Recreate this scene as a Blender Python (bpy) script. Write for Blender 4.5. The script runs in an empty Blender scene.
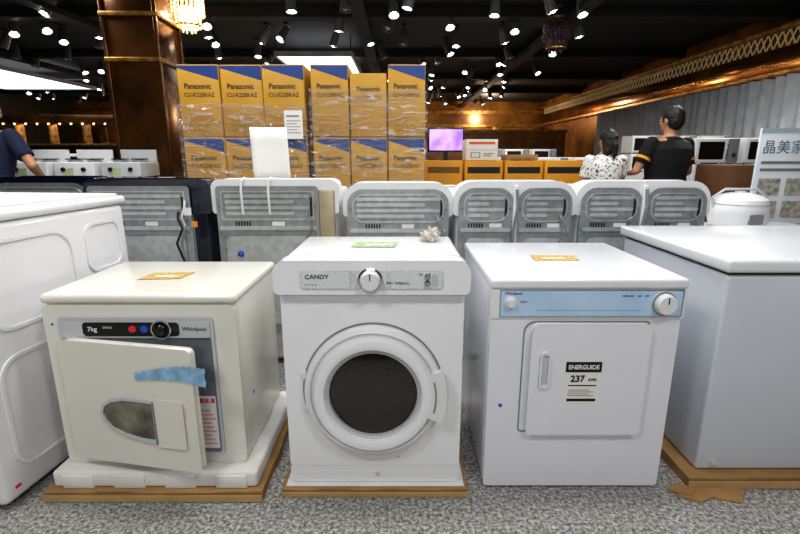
import bpy, bmesh, math, random
from mathutils import Vector, Matrix, noise
R=random.Random(7)
S=bpy.context.scene
COL=S.collection
pi=math.pi
def lin(h):
    h=h.lstrip('#'); v=[int(h[i:i+2],16)/255 for i in (0,2,4)]
    return tuple((c/12.92 if c<=.04045 else ((c+.055)/1.055)**2.4) for c in v)+(1,)
# ---------------------------------------------------------------- materials
def mat(name,col,rough=.5,metal=0,emit=0,ecol=None,var=.06,vs=6,bump=0,bs=80,coat=0,alpha=1,col2=None,sample=False):
    m=bpy.data.materials.new(name); m.use_nodes=True
    nt=m.node_tree; N=nt.nodes; L=nt.links; b=N['Principled BSDF']
    c=lin(col); tc=N.new('ShaderNodeTexCoord')
    nz=N.new('ShaderNodeTexNoise'); nz.inputs['Scale'].default_value=vs; nz.inputs['Detail'].default_value=4
    L.new(tc.outputs['Object'],nz.inputs['Vector'])
    rp=N.new('ShaderNodeValToRGB'); rp.color_ramp.elements[0].position=.35; rp.color_ramp.elements[1].position=.65
    c2=lin(col2) if col2 else tuple(min(1,x*(1+var)) for x in c[:3])+(1,)
    c1=c if col2 else tuple(x*(1-var) for x in c[:3])+(1,)
    rp.color_ramp.elements[0].color=c1; rp.color_ramp.elements[1].color=c2
    L.new(nz.outputs['Fac'],rp.inputs['Fac']); L.new(rp.outputs['Color'],b.inputs['Base Color'])
    b.inputs['Roughness'].default_value=rough; b.inputs['Metallic'].default_value=metal
    b.inputs['Coat Weight'].default_value=coat; b.inputs['Coat Roughness'].default_value=.08
    if emit:
        b.inputs['Emission Strength'].default_value=emit; b.inputs['Emission Color'].default_value=lin(ecol or col)
        if not sample: m.cycles.emission_sampling='NONE'
    if alpha<1: b.inputs['Alpha'].default_value=alpha
    if bump:
        n2=N.new('ShaderNodeTexNoise'); n2.inputs['Scale'].default_value=bs; n2.inputs['Detail'].default_value=3
        L.new(tc.outputs['Object'],n2.inputs['Vector'])
        bp=N.new('ShaderNodeBump'); bp.inputs['Strength'].default_value=bump; bp.inputs['Distance'].default_value=.01
        L.new(n2.outputs['Fac'],bp.inputs['Height']); L.new(bp.outputs['Normal'],b.inputs['Normal'])
    return m
W_C=mat('white_enamel','#e4e5e8',.22,var=.01,coat=.5)
W_L=mat('ivory_enamel','#d8d6cd',.28,var=.01,coat=.4)
W_R=mat('cool_white_enamel','#dcdee4',.26,var=.01,coat=.4)
W_F=mat('freezer_enamel','#c4c9d1',.35,var=.01,coat=.2)
W_P=mat('white_plastic','#dadbdd',.4,var=.01)
LGREY=mat('light_grey_plastic','#bcbfc2',.4,var=.03)
PATT=mat('speckled_control_panel','#d7dadc',.3,vs=160,col2='#b3b7bb')
GREY=mat('grey_plastic','#7f8387',.45)
SEAM=mat('dark_seam','#3a3c3f',.7)
BLACK=mat('black_plastic','#0c0d0f',.3,coat=.3)
INK=mat('black_ink','#15161a',.6)
GLASS=mat('dark_door_glass','#0a0a0c',.2,vs=140,col2='#2b2826',coat=.8)
CHROME=mat('chrome','#d5d7da',.15,1)
GALV=mat('galvanised_steel','#a3a8a9',.34,.65,vs=25,var=.12)
GALVR=mat('galvanised_steel_rib','#c9cdcd',.3,.65,vs=25,var=.1)
GALV2=mat('galvanised_steel_dark','#7f878d',.42,.5,vs=25,var=.1)
TAN=mat('zinc_tan_steel','#a89c82',.4,.4,vs=12,var=.1)
NAVY=mat('navy_plastic','#0d1226',.22,coat=.6)
BLUEP=mat('pale_blue_print','#a6c4e2',.35,vs=5,col2='#bad2ea')
TAPE=mat('blue_tape','#8fbbdb',.3,vs=30,var=.2,alpha=.88)
BDOT=mat('blue_ink','#2a56c8',.5)
RED=mat('red_ink','#d0333a',.5)
PINK=mat('pink_ink','#dba0a4',.6)
PAPER=mat('white_paper','#e0deda',.7,var=.02)
YEL=mat('yellow_label','#c9ad68',.6,vs=60,col2='#a5823f')
GREEN=mat('green_label','#7f9f7c',.6,vs=60,col2='#b9c290')
FOAM=mat('styrofoam','#dededa',.85,bump=.3,bs=250)
CARD=mat('cardboard','#a07e52',.8,bump=.2,bs=60,var=.12,vs=10)
CARDL=mat('cardboard_light','#b39467',.8,var=.1,vs=10)
GOLDBOX=mat('golden_kraft_carton','#bd8f2c',.55,var=.08,vs=4)
AMBOX=mat('amber_carton','#d0921f',.6,var=.06,vs=4)
BLUEBOX=mat('carton_blue_print','#1b3c80',.5)
GREYBOX=mat('grey_carton','#a3abae',.7)
WOOD=mat('pallet_wood','#7d6142',.8,vs=12,var=.2)
CLOTH=mat('table_cloth','#c9c7c2',.8)
DKCLOTH=mat('dark_table_cloth','#33302e',.8)
BRONZE=mat('bronze_mirror','#3a2412',.2,.6,vs=1.5,col2='#7a522a')
BWALL=mat('bronze_wall_panel','#5c3a1c',.25,.3,vs=1.2,col2='#9a6a36')
GOLD=mat('gold_trim','#c4964c',.3,.6,vs=8,col2='#7c5524')
WARM=mat('warm_lamp_glow','#ffdf9f',.5,emit=5)
LAMP=mat('lamp_glow','#ffffff',.5,emit=40,ecol='#fff4e6')
HOUS=mat('lamp_housing','#5f6062',.4)
HOUSD=mat('dark_lamp_housing','#1b1b1d',.4)
PANEL=mat('light_panel_glow','#ffffff',.5,emit=1.4,ecol='#eef4fb')
SKIN=mat('skin','#b5866a',.5,var=.04)
HAIR=mat('black_hair','#0a0808',.55,bump=.6,bs=60)
TEEB=mat('black_shirt','#0d0d0f',.85)
TEEN=mat('navy_shirt','#16203c',.85)
FLOR=mat('floral_shirt','#e8e6e2',.8,vs=38,col2='#e0deda')
_rp=[n for n in FLOR.node_tree.nodes if n.type=='VALTORGB'][0]
_rp.color_ramp.elements[0].color=lin('#3c3e47'); _rp.color_ramp.elements[0].position=.40; _rp.color_ramp.elements[1].position=.45
JEAN=mat('dark_trousers','#23262e',.85)
SHOE=mat('shoe_leather','#1a1614',.5)
LIP=mat('lip','#8e4c44',.5)
EYEW=mat('eye_white','#e6e4e0',.3)
YSTR=mat('yellow_stripe','#d7a21e',.7)
# ---------------------------------------------------------------- geometry
def rrect(x0,x1,z0,z1,r=.01,n=6):
    if not isinstance(r,(tuple,list)): r=(r,)*4   # bl br tr tl
    P=[]
    for (cx,cz,a0,rr) in ((x0+r[0],z0+r[0],pi,r[0]),(x1-r[1],z0+r[1],1.5*pi,r[1]),(x1-r[2],z1-r[2],0,r[2]),(x0+r[3],z1-r[3],.5*pi,r[3])):
        for i in range(n+1):
            a=a0+.5*pi*i/n; P.append((cx+rr*math.cos(a),cz+rr*math.sin(a)))
    return P
def circ(cx,cz,rx,rz=None,n=40):
    rz=rz or rx
    return [(cx+rx*math.cos(2*pi*i/n),cz+rz*math.sin(2*pi*i/n)) for i in range(n)]
def mp(axis,a,b,d):
    return {'y':(a,d,b),'x':(d,a,b),'z':(a,b,d)}[axis]
class B:
    def __init__(s): s.bm=bmesh.new()
    def add(s,b,mi=0,M=None):
        if M is not None: bmesh.ops.transform(b,matrix=M,verts=b.verts)
        bmesh.ops.recalc_face_normals(b,faces=b.faces)
        for f in b.faces: f.material_index=mi
        me=bpy.data.meshes.new('t'); b.to_mesh(me); b.free(); s.bm.from_mesh(me); bpy.data.meshes.remove(me); return s
    def box(s,x0,x1,y0,y1,z0,z1,bev=0,seg=3,mi=0,M=None):
        b=bmesh.new(); bmesh.ops.create_cube(b,size=1)
        for v in b.verts:
            v.co=Vector((x0+(v.co.x+.5)*(x1-x0),y0+(v.co.y+.5)*(y1-y0),z0+(v.co.z+.5)*(z1-z0)))
        if bev: bmesh.ops.bevel(b,geom=b.edges[:],offset=bev,segments=seg,affect='EDGES',profile=.5,clamp_overlap=True)
        return s.add(b,mi,M)
    def prism(s,pts,a0,a1,axis='y',bev=0,mi=0,M=None,seg=2):
        b=bmesh.new()
        p=[b.verts.new(mp(axis,x,z,a0)) for x,z in pts]; q=[b.verts.new(mp(axis,x,z,a1)) for x,z in pts]
        n=len(pts)
        for i in range(n): b.faces.new((p[i],p[(i+1)%n],q[(i+1)%n],q[i]))
        f1=b.faces.new(p); f2=b.faces.new(q[::-1])
        bmesh.ops.remove_doubles(b,verts=b.verts[:],dist=1e-6)
        if bev:
            E=set()
            for f in b.faces:
                if len(f.verts)>4 or n<=4: E.update(f.edges)
            bmesh.ops.bevel(b,geom=list(E),offset=bev,segments=seg,affect='EDGES',profile=.5,clamp_overlap=True)
        return s.add(b,mi,M)
    def frame(s,po,pin,a0,a1,axis='y',mi=0,M=None):
        b=bmesh.new(); n=len(po)
        g=[[b.verts.new(mp(axis,x,z,d)) for x,z in P] for P in (po,pin) for d in (a0,a1)]
        for i in range(n):
            j=(i+1)%n
            b.faces.new((g[0][i],g[0][j],g[2][j],g[2][i])); b.faces.new((g[1][i],g[1][j],g[3][j],g[3][i]))
            b.faces.new((g[0][i],g[0][j],g[1][j],g[1][i])); b.faces.new((g[2][i],g[2][j],g[3][j],g[3][i]))
        return s.add(b,mi,M)
    def lathe(s,prof,c=(0,0,0),axis='-y',n=48,mi=0,M=None,sx=1):
        b=bmesh.new(); rings=[]
        for r,h in prof:
            if r<1e-6: ring=[b.verts.new((0,0,h))]
            else: ring=[b.verts.new((r*sx*math.cos(2*pi*i/n),r*math.sin(2*pi*i/n),h)) for i in range(n)]
            rings.append(ring)
        for a,d in zip(rings,rings[1:]):
            for i in range(n):
                j=(i+1)%n
                if len(a)==1 and len(d)==1: continue
                if len(a)==1: b.faces.new((a[0],d[i],d[j]))
                elif len(d)==1: b.faces.new((a[i],a[j],d[0]))
                else: b.faces.new((a[i],a[j],d[j],d[i]))
        rot={'-y':Matrix.Rotation(pi/2,4,'X'),'z':Matrix.Identity(4),'x':Matrix.Rotation(pi/2,4,'Y')}[axis]
        MM=Matrix.Translation(c)@rot
        if M is not None: MM=M@MM
        return s.add(b,mi,MM)
    def tube(s,P,r,n=10,mi=0,M=None):
        P=[Vector(p) for p in P]; rr=r if isinstance(r,(list,tuple)) else [r]*len(P)
        b=bmesh.new(); rings=[]; up=None
        for i,p in enumerate(P):
            t=(P[min(i+1,len(P)-1)]-P[max(i-1,0)]).normalized()
            if up is None: up=Vector((0,0,1)) if abs(t.z)<.9 else Vector((0,1,0))
            u=t.cross(up)
            if u.length<1e-4: u=t.cross(Vector((1,0,0)))
            u.normalize(); v=u.cross(t).normalized(); up=v
            rings.append([b.verts.new(p+(u*math.cos(2*pi*k/n)+v*math.sin(2*pi*k/n))*rr[i]) for k in range(n)])
        for a,d in zip(rings,rings[1:]):
            for k in range(n): b.faces.new((a[k],a[(k+1)%n],d[(k+1)%n],d[k]))
        b.faces.new(rings[0]); b.faces.new(rings[-1][::-1])
        return s.add(b,mi,M)
    def ell(s,c,rx,ry,rz,mi=0,seg=20,M=None):
        b=bmesh.new(); bmesh.ops.create_uvsphere(b,u_segments=seg,v_segments=seg//2+2,radius=1)
        for v in b.verts: v.co=Vector((c[0]+v.co.x*rx,c[1]+v.co.y*ry,c[2]+v.co.z*rz))
        return s.add(b,mi,M)
    def loft(s,rings,mi=0,n=24):   # (cx,cy,z,rx,ry)
        b=bmesh.new(); G=[]
        for cx,cy,z,rx,ry in rings: G.append([b.verts.new((cx+rx*math.cos(2*pi*k/n),cy+ry*math.sin(2*pi*k/n),z)) for k in range(n)])
        for a,d in zip(G,G[1:]):
            for k in range(n): b.faces.new((a[k],a[(k+1)%n],d[(k+1)%n],d[k]))
        b.faces.new(G[0]); b.faces.new(G[-1][::-1])
        return s.add(b,mi)
    def mesh(s,name,mats,ang=35):
        me=bpy.data.meshes.new(name); s.bm.to_mesh(me); s.bm.free()
        for m in (mats if isinstance(mats,(list,tuple)) else [mats]): me.materials.append(m)
        me.polygons.foreach_set('use_smooth',[True]*len(me.polygons))
        me.set_sharp_from_angle(angle=math.radians(ang)); return me
    def done(s,name,parent,mats,label=None,loc=(0,0,0),rot=(0,0,0),ang=35):
        return obj(name,s.mesh(name,mats,ang),parent,label,loc,rot)
def obj(name,me,parent=None,label=None,loc=(0,0,0),rot=(0,0,0)):
    o=bpy.data.objects.new(name,me); COL.objects.link(o); o.location=loc; o.rotation_euler=rot
    if parent: o.parent=parent
    if label: o['label']=label
    return o
def root(name,label,cat,loc=(0,0,0),rz=0,group=None):
    o=bpy.data.objects.new(name,None); COL.objects.link(o); o.location=loc; o.rotation_euler=(0,0,rz); o.empty_display_size=.1
    o['label']=label; o['category']=cat
    if group: o['group']=group
    return o
def top(o,label,cat,group=None):
    o['label']=label; o['category']=cat
    if group: o['group']=group
    return o
def struct(o): o['kind']='structure'; return o
def clone(o,loc,rz=None,parent=None):
    c=o.copy(); COL.objects.link(c)
    if parent: c.parent=parent
    else:
        c.location=loc
        if rz is not None: c.rotation_euler=(0,0,rz)
    for k in list(o.children): clone(k,None,None,c)
    return c
TC={}
def text(s,parent,size,loc,m,rot=(pi/2,0,0),align='CENTER',off=0,name='lettering',sx=1):
    key=(s,size,align,off,m.name)
    if key not in TC:
        cu=bpy.data.curves.new('t','FONT'); cu.body=s; cu.size=size; cu.extrude=.0004; cu.align_x=align; cu.align_y='CENTER'; cu.offset=off
        cu.resolution_u=3
        o=bpy.data.objects.new('t',cu); COL.objects.link(o); dg=bpy.context.evaluated_depsgraph_get()
        me=bpy.data.meshes.new_from_object(o.evaluated_get(dg)); me.materials.clear(); me.materials.append(m)
        bpy.data.objects.remove(o); TC[key]=me
    o=obj(name,TC[key],parent,None,loc,rot); o.scale=(sx,1,1); return o
def remesh(bld,vox,sm=3):
    me=bld.mesh('t',[]); o=bpy.data.objects.new('t',me); COL.objects.link(o)
    md=o.modifiers.new('r','REMESH'); md.mode='VOXEL'; md.voxel_size=vox
    m2=o.modifiers.new('s','SMOOTH'); m2.iterations=sm; m2.factor=.5
    dg=bpy.context.evaluated_depsgraph_get(); r=bpy.data.meshes.new_from_object(o.evaluated_get(dg))
    bpy.data.objects.remove(o); r.materials.clear(); r.polygons.foreach_set('use_smooth',[True]*len(r.polygons)); return r
# ================================================================= ROOM
XL,XR,YB,YF,ZC=-14,6.2,-4,21,3.4
def slab(name,x0,x1,y0,y1,z0,z1,m): return struct(B().box(x0,x1,y0,y1,z0,z1).done(name,None,m))
fm=bpy.data.materials.new('speckled_carpet'); fm.use_nodes=True; nt=fm.node_tree; b=nt.nodes['Principled BSDF']
tc=nt.nodes.new('ShaderNodeTexCoord'); n1=nt.nodes.new('ShaderNodeTexNoise'); n1.inputs['Scale'].default_value=80; n1.inputs['Detail'].default_value=5; n1.inputs['Roughness'].default_value=.8
r1=nt.nodes.new('ShaderNodeValToRGB'); e=r1.color_ramp.elements; e[0].position=.36; e[0].color=lin('#3c3b3a'); e[1].position=.62; e[1].color=lin('#cfcecc')
x=r1.color_ramp.elements.new(.49); x.color=lin('#8c8a87')
nt.links.new(tc.outputs['Object'],n1.inputs['Vector']); nt.links.new(n1.outputs['Fac'],r1.inputs['Fac']); nt.links.new(r1.outputs['Color'],b.inputs['Base Color'])
b.inputs['Roughness'].default_value=.8
bp=nt.nodes.new('ShaderNodeBump'); bp.inputs['Strength'].default_value=.5; bp.inputs['Distance'].default_value=.008
nt.links.new(n1.outputs['Fac'],bp.inputs['Height']); nt.links.new(bp.outputs['Normal'],b.inputs['Normal'])
slab('floor',XL,XR,YB,YF,-.1,0,fm)
CEIL=mat('black_ceiling','#09090b',.7)
DWALL=mat('dark_wall','#1e1916',.5)
slab('ceiling',XL,XR,YB,YF,ZC,ZC+.1,CEIL)
slab('wall_left',XL-.1,XL,YB,YF,0,ZC,DWALL)
slab('wall_right',XR,XR+.1,YB,YF,0,ZC,BWALL)
slab('wall_back',XL,XR,YF,YF+.1,0,ZC,BWALL)
slab('wall_front',XL,XR,YB-.1,YB,0,ZC,mat('warm_grey_wall','#4a4643',.7))
for i,(z0,z1) in enumerate(((2.35,2.45),(2.9,3.02),(1.5,1.56))): slab('trim_%d'%(i+1),XL,XR,YF-.08,YF,z0,z1,GOLD)
slab('trim_4',XR-.14,XR,5,YF,2.40,2.47,GOLD)
slab('trim_5',XR-.14,XR,5,YF,3.10,3.16,GOLD)
bb=B()
for i in range(12): bb.box(XL+1+i*1.7,XL+1.35+i*1.7,YF-.15,YF-.082,0,2.34,.01)
struct(bb.done('trim_6',None,GOLD))
for i,y in enumerate((8,11,14,17)): slab('trim_%d'%(7+i),XL,XR,y-.12,y+.12,ZC-.16,ZC,CEIL)
for i,xx in enumerate((-8.2,-5,-.6,2.6)): slab('trim_%d'%(11+i),xx-.1,xx+.1,6,YF,ZC-.26,ZC-.17,CEIL)
v=root('valance','glossy bronze valance with slim pale lattice above the curtain','valance',(XR-.02,12.8,2.47))
B().box(-.10,0,-7.8,7.8,0.0,.36,.01).done('bronze_fascia',v,mat('polished_bronze','#5b3a1c',.12,.85,vs=1.2,col2='#a8763c'))
bb=B()
for i in range(104):
    y=-7.7+i*.15
    bb.tube([(-.07,y,.38),(-.07,y+.13,.61)],.012,6); bb.tube([(-.07,y+.13,.38),(-.07,y,.61)],.012,6)
bb.done('lattice',v,mat('pale_gold_lattice_glow','#c8b48c',.35,.3,emit=.05,ecol='#ffdca0'))  # faint warm glow put into the lattice material, which is no lamp
# curtain
b=bmesh.new(); n=420; rows=[]
for i in range(n+1):
    y=5+i*(9.6/n); xx=XR-.24+.055*math.sin(i*.55)+.02*math.sin(i*.21)
    rows.append((b.verts.new((xx,y,.02)),b.verts.new((xx,y,2.36))))
for a,c in zip(rows,rows[1:]): b.faces.new((a[0],c[0],c[1],a[1]))
bb=B(); bb.add(b)
cur=bb.done('curtain',None,mat('silver_grey_curtain','#a8acb1',.4,var=.1),ang=80); top(cur,'silver grey pleated curtain hanging along the wall','curtain')
md=cur.modifiers.new('s','SOLIDIFY'); md.thickness=.004
top(B().tube([(XR-.24,5,2.38),(XR-.24,14.7,2.38)],.018,8).done('curtain_rail',None,GOLD),'slim gold rail carrying the grey curtain','rail')
# ceiling panels
PN=((-2.4,-.95,9.7,12.4),(-11.5,-8.9,10.7,14.4))
for (x0,x1,y0,y1) in PN:
    r=root('ceiling_light_panel','flat white glowing panel hung below the black ceiling','ceiling light',((x0+x1)/2,(y0+y1)/2,ZC-.36),group='ceiling light panels')
    w,d=(x1-x0)/2,(y1-y0)/2
    B().frame(rrect(-w-.04,w+.04,-d-.04,d+.04,.01,1),rrect(-w,w,-d,d,.01,1),-.02,.07,'z').done('panel_frame',r,GREY)
    B().box(-w,w,-d,d,0,.02).done('diffuser',r,PANEL)
    for sx in (-w,w):
        for sy in (-d,d): B().tube([(sx,sy,.06),(sx,sy,.36)],.01,6).done('suspension_rod',r,HOUSD)
hm=B().lathe([(0,.27),(.055,.265),(.06,.2),(.075,.06),(.08,0),(.072,0),(.065,.05),(0,.08)],(0,0,-.27),'z',16).tube([(0,0,0),(0,0,-.04)],.02,8).mesh('housing',HOUS)
am=B().box(-.03,.03,-.12,.12,-.03,0,.005).tube([(0,0,-.02),(0,0,-.08)],.012,8).mesh('arm',HOUSD)
lm=B().ell((0,0,-.245),.042,.042,.035,seg=12).mesh('bulb',LAMP)
lmd=B().ell((0,0,-.235),.045,.045,.03,seg=12).mesh('bulb',mat('unlit_bulb','#b9babd',.2))
k=0
for row in range(13):
    y=7.1+row*1.0+ (row%2)*.12
    nx=17
    for i in range(nx):
        xx=-9.6*(.55+y/22)+i*(15.6*(.5+y/30))/nx+R.uniform(-.35,.35)+(row%2)*.4
        if xx>5.6 or xx<-13 or R.random()<.18: continue
        if any(x0-.25<xx<x1+.25 and y0-.45<y<y1+.45 for (x0,x1,y0,y1) in PN): continue
        if abs(xx+2.82)<.4 and y<7.6: continue
        r=root('ceiling_spotlight','small tilted ceiling spotlight with bright lamp under black ceiling' ,'spotlight',(xx,y+R.uniform(-.25,.25),ZC),group='ceiling spotlights')
        tilt=(R.uniform(-.5,.2),R.uniform(-.5,.5),0)
        obj('mounting_arm',am,r)
        obj('lamp_housing',hm,r,None,(0,0,-.07),tilt); obj('bulb',lm if R.random()<.78 else lmd,r,None,(0,0,-.07),tilt)
        if k%9==3:
            L=bpy.data.lights.new('spot_glow','SPOT'); L.energy=170; L.spot_size=1.9; L.spot_blend=.8; L.shadow_soft_size=.05; L.color=(1,.93,.82)
            o=bpy.data.objects.new('spot_glow',L); COL.objects.link(o); o.location=(xx,r.location.y,ZC-.42)
        k+=1
# chandeliers
def chandelier(x,y,label,cm,light):
    r=root('chandelier',label,'chandelier',(x,y,ZC))
    B().lathe([(0,0),(.07,0),(.07,-.03),(0,-.03)],axis='z',n=20).tube([(0,0,-.02),(0,0,-.2)],.01).done('mount',r,GOLD)
    B().lathe([(.2,-.18),(.21,-.18),(.21,-.21),(.2,-.21)],axis='z').done('frame_ring',r,GOLD)
    B().lathe([(.15,-.6),(.16,-.6),(.16,-.62),(.15,-.62)],axis='z').done('frame_ring',r,GOLD)
    bb=B()
    for ring,(rad,z0,z1) in enumerate(((.2,-.2,-.52),(.15,-.3,-.66),(.08,-.4,-.74))):
        m_=int(rad*110)
        for i in range(m_):
            a=2*pi*i/m_
            for z in [z0-j*.045 for j in range(int((z0-z1)/.045))]: bb.ell((rad*math.cos(a),rad*math.sin(a),z),.013,.013,.02,seg=6)
    o=bb.done('crystal_strands',r,cm); o['kind']='stuff'
    if light:
        L=bpy.data.lights.new('chandelier_bulb','POINT'); L.energy=25; L.color=(1,.8,.55); L.shadow_soft_size=.05
        o=bpy.data.objects.new('chandelier_bulb',L); COL.objects.link(o); o.location=(x,y,ZC-.45)
chandelier(-2.74,6.6,'glowing gold crystal drum chandelier hanging from the ceiling',mat('crystal_glow','#ffdba6',.1,vs=40,col2='#fff4dc',emit=1.3,ecol='#ffcf9a'),True)
chandelier(2.45,7.9,'dim violet crystal chandelier hanging unlit from the ceiling',mat('violet_crystal','#231a22',.15,vs=40,col2='#47303c',emit=.01,ecol='#8a4060'),False)
# bronze column
r=root('column','bronze mirrored square column with gold edges','column',(-3.19,6.3,0))
B().box(-.3,.3,-.3,.3,0,ZC-.3,.02).done('shaft',r,BRONZE)
for sx in (-1,1):
    for sy in (-1,1): B().box(sx*.31-.02,sx*.31+.02,sy*.31-.02,sy*.31+.02,.0,ZC-.3,.008).done('edge_moulding',r,BRONZE)
for z in (2.25,2.75): B().box(-.34,.34,-.34,.34,z,z+.05,.01).done('collar',r,GOLD)
B().box(-.4,.4,-.4,.4,ZC-.3,ZC-.05,.03).done('capital',r,BRONZE); B().box(-.42,.42,-.42,.42,0,.12,.02).done('plinth',r,BRONZE)
# bar counter
r=root('bar_counter','long glossy black bar counter with gold trims and small lamps','counter',(-8.6,14.8,0))
B().box(-4.2,4.2,-.3,.3,0,1.45,.02).done('counter_body',r,BLACK)
B().box(-4.25,4.25,-.34,.34,1.45,1.5,.01).done('gold_edge',r,GOLD); B().box(-4.22,4.22,-.32,-.3,.9,.95).done('gold_edge',r,GOLD)
B().box(-4.2,4.2,-.2,.3,2.1,2.35,.02).done('canopy',r,BRONZE)
po=B().box(-.025,.025,-.1,.25,1.5,2.1).mesh('post',GOLD)
for i in range(9): obj('post',po,r,None,(-4.12+i*1.03,0,0))
cl=B().ell((0,-.22,2.08),.026,.026,.026,seg=8).mesh('canopy_lamp',WARM)
for i in range(24): obj('canopy_lamp',cl,r,None,(-4+i*.34,0,0))
# ================================================================= FRONT APPLIANCES
def base(x0,x1,y0,y1,label,foam=0,h=.03,foamin=.02):
    r=root('packing_base',label,'packing base',((x0+x1)/2,(y0+y1)/2,0))
    w=(x1-x0)/2; d=(y1-y0)/2
    b=bmesh.new(); bmesh.ops.create_cube(b,size=1)
    bmesh.ops.subdivide_edges(b,edges=b.edges[:],cuts=14,use_grid_fill=True)
    for v in b.verts:
        v.co=Vector((v.co.x*2*w,v.co.y*2*d,(v.co.z+.5)*h))
        if v.co.z<h*.99: 
            q=noise.noise(v.co*9)*.008; v.co.y-=q; v.co.x+=noise.noise(v.co*7+Vector((3,1,0)))*.006
    bb=B(); bb.add(b); bb.done('cardboard_tray',r,CARD)
    B().box(-w-.003,w+.003,-d-.012,-d-.008,.003,h*.8,.001,1).done('tray_flap',r,CARDL)
    if foam:
        bb=B(); bb.box(-w+foamin,w-foamin,-d+foamin,d-foamin,h,h+foam,min(.012,foam*.4),3)
        if foam>.03:
            for i in range(4): 
                xx=-w+foamin+.09+i*(2*w-2*foamin-.18)/3; bb.box(xx-.055,xx+.055,-d+foamin-.005,-d+foamin+.02,h,h+foam*.8,.005,2)
        bb.done('foam_tray',r,FOAM)
    return r
base(-1.225,-.475,1.375,1.99,'flattened cardboard tray with white foam under the ivory dryer',.062,.035)
base(-.41,.235,1.40,1.95,'thin cardboard tray under the round-door white dryer',.007,.026,.01)
base(1.03,2.13,1.44,2.25,'torn cardboard tray under the white chest freezer',.0,.04)
b=B(); b.prism([(0,0),(.07,-.035),(.12,-.01),(.2,-.04),(.24,.0),(.25,.04),(.1,.06)],.0,.006,'z'); b.prism([(-.02,.02),(.05,-.01),(.09,.03),(.02,.055)],.005,.011,'z')
top(b.done('torn_cardboard',None,CARD,loc=(.965,1.395,.001)),'torn scrap of cardboard lying beside the freezer base','cardboard scrap')

# ---- centre dryer
D=root('clothes_dryer','white front-loading dryer with large round dark glass door','dryer',(-.0885,1.43,.036)); D.scale=(.975,1,1)
B().box(-.298,.298,.01,.478,0,.775,.012).done('body',D,W_C)
B().prism(rrect(-.3,.3,.068,.706,.012),-.004,.03,bev=.003).done('front_panel',D,W_C)
B().prism(rrect(-.3,.3,.002,.064,.01),-.002,.03,bev=.003).done('kick_panel',D,W_C)
B().box(-.304,.304,-.01,.485,.763,.797,.015,5).done('top_panel',D,W_C)
B().prism(rrect(-.307,.307,.708,.799,(.01,.01,.035,.035),8),-.032,.05,bev=.010,seg=4).done('console',D,W_C)
cp=B().prism(rrect(-.228,.228,.717,.776,.012),-.0345,-.03,bev=.001).done('control_panel',D,PATT)
PFM=mat('pale_print_field','#c3c7cb',.4,vs=220,col2='#dfe2e4')
B().prism(rrect(-.225,-.07,.72,.773,.01),-.0358,-.034).done('printed_field',cp,PFM); B().prism(rrect(.06,.225,.72,.773,.01),-.0358,-.034).done('printed_field',cp,PFM)
text('CANDY',cp,.019,(-.213,-.0366,.757),INK,align='LEFT',off=.0002,sx=1.15)
text('DRY TIME(min)',cp,.011,(.048,-.0366,.737),INK,align='LEFT')
text('o  o  o  o',cp,.010,(-.213,-.0366,.733),INK,align='LEFT')
text('ON   OFF',cp,.009,(.15,-.0366,.765),INK,align='LEFT')
kb=B().lathe([(.038,0),(.038,.004),(.034,.006),(.031,.008),(.030,.024),(.027,.028),(0,.028)],(-.004,-.034,.747)).done('timer_knob',D,W_P,'white round timer knob')
B().lathe([(.034,.0),(.0395,.0),(.0395,.006),(.034,.0075)],(-.004,-.034,.747)).done('knob_ring',kb,CHROME)
B().box(-.0055,-.0025,-.064,-.0618,.752,.773).done('pointer',kb,INK)
for (xx,zz) in ((.178,.758),(.178,.736)):
    B().lathe([(.0105,0),(.0105,.006),(.008,.009),(0,.009)],(xx,-.0355,zz),n=20).done('button',D,CHROME,'small chrome push button')
B().prism(rrect(.193,.212,.728,.766,.003),-.0375,-.035).done('switch',D,LGREY)
zc=.354
door=B().lathe([(.236,0),(.238,.012),(.233,.026),(.218,.034),(.213,.029),(.208,.036),(.196,.050),(.180,.054),(.166,.049),(.157,.036),(.153,.016),(.150,.012)],(0,-.004,zc),n=80).done('door',D,W_C)
B().lathe([(.238,0),(.243,0),(.243,.003),(.238,.003)],(0,-.004,zc),n=80).done('door_seam',D,GREY)
B().lathe([(.213,.0295),(.2105,.0335),(.2095,.035)],(0,-.0045,zc),n=80).done('door_groove',door,LGREY)
B().lathe([(.158,.034),(.155,.040),(.150,.036),(.148,.018)],(0,-.004,zc),n=72).done('door_bezel',door,LGREY,'grey inner bezel ring')
B().lathe([(.151,.016),(.147,.024),(.11,.031),(.06,.036),(0,.038)],(0,-.004,zc),n=72).done('door_glass',door,GLASS,'dark bulging door glass')
def arc(r0,r1,a0,a1,n=14,cx=0,cz=0):
    A=[a0+(a1-a0)*i/n for i in range(n+1)]
    return [(cx+r1*math.cos(a),cz+r1*math.sin(a)) for a in A]+[(cx+r0*math.cos(a),cz+r0*math.sin(a)) for a in A[::-1]]
B().prism(arc(.200,.243,-.36,.36,cz=zc),-.054,-.03,bev=.006).done('door_handle',door,W_P)
B().prism(arc(.209,.214,-.26,.26,cz=zc),-.0565,-.053).done('handle_recess',door,GREY)
for dz in (-.06,.06): B().box(-.243,-.228,-.018,-.004,zc+dz-.014,zc+dz+.014,.004).done('hinge',door,W_P)
B().prism(circ(.01,.03,.008),-.004,-.0025).done('badge',D,LGREY)
B().prism(circ(.085,.10,.003,n=12),-.006,-.0035).done('screw_cap',D,GREY)
p=B().prism([(-.09,.03),(.07,.02),(.085,.12),(-.075,.135)],0,.0012,'z').done('paper_label',None,GREEN,loc=(-.09,1.64,.8345)); top(p,'pale green and white leaflet lying on the dryer top','leaflet')
B().box(-.04,.06,.06,.08,.0012,.0018).done('printed_line',p,PAPER)
b=bmesh.new(); bmesh.ops.create_icosphere(b,subdivisions=4,radius=.035)
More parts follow.
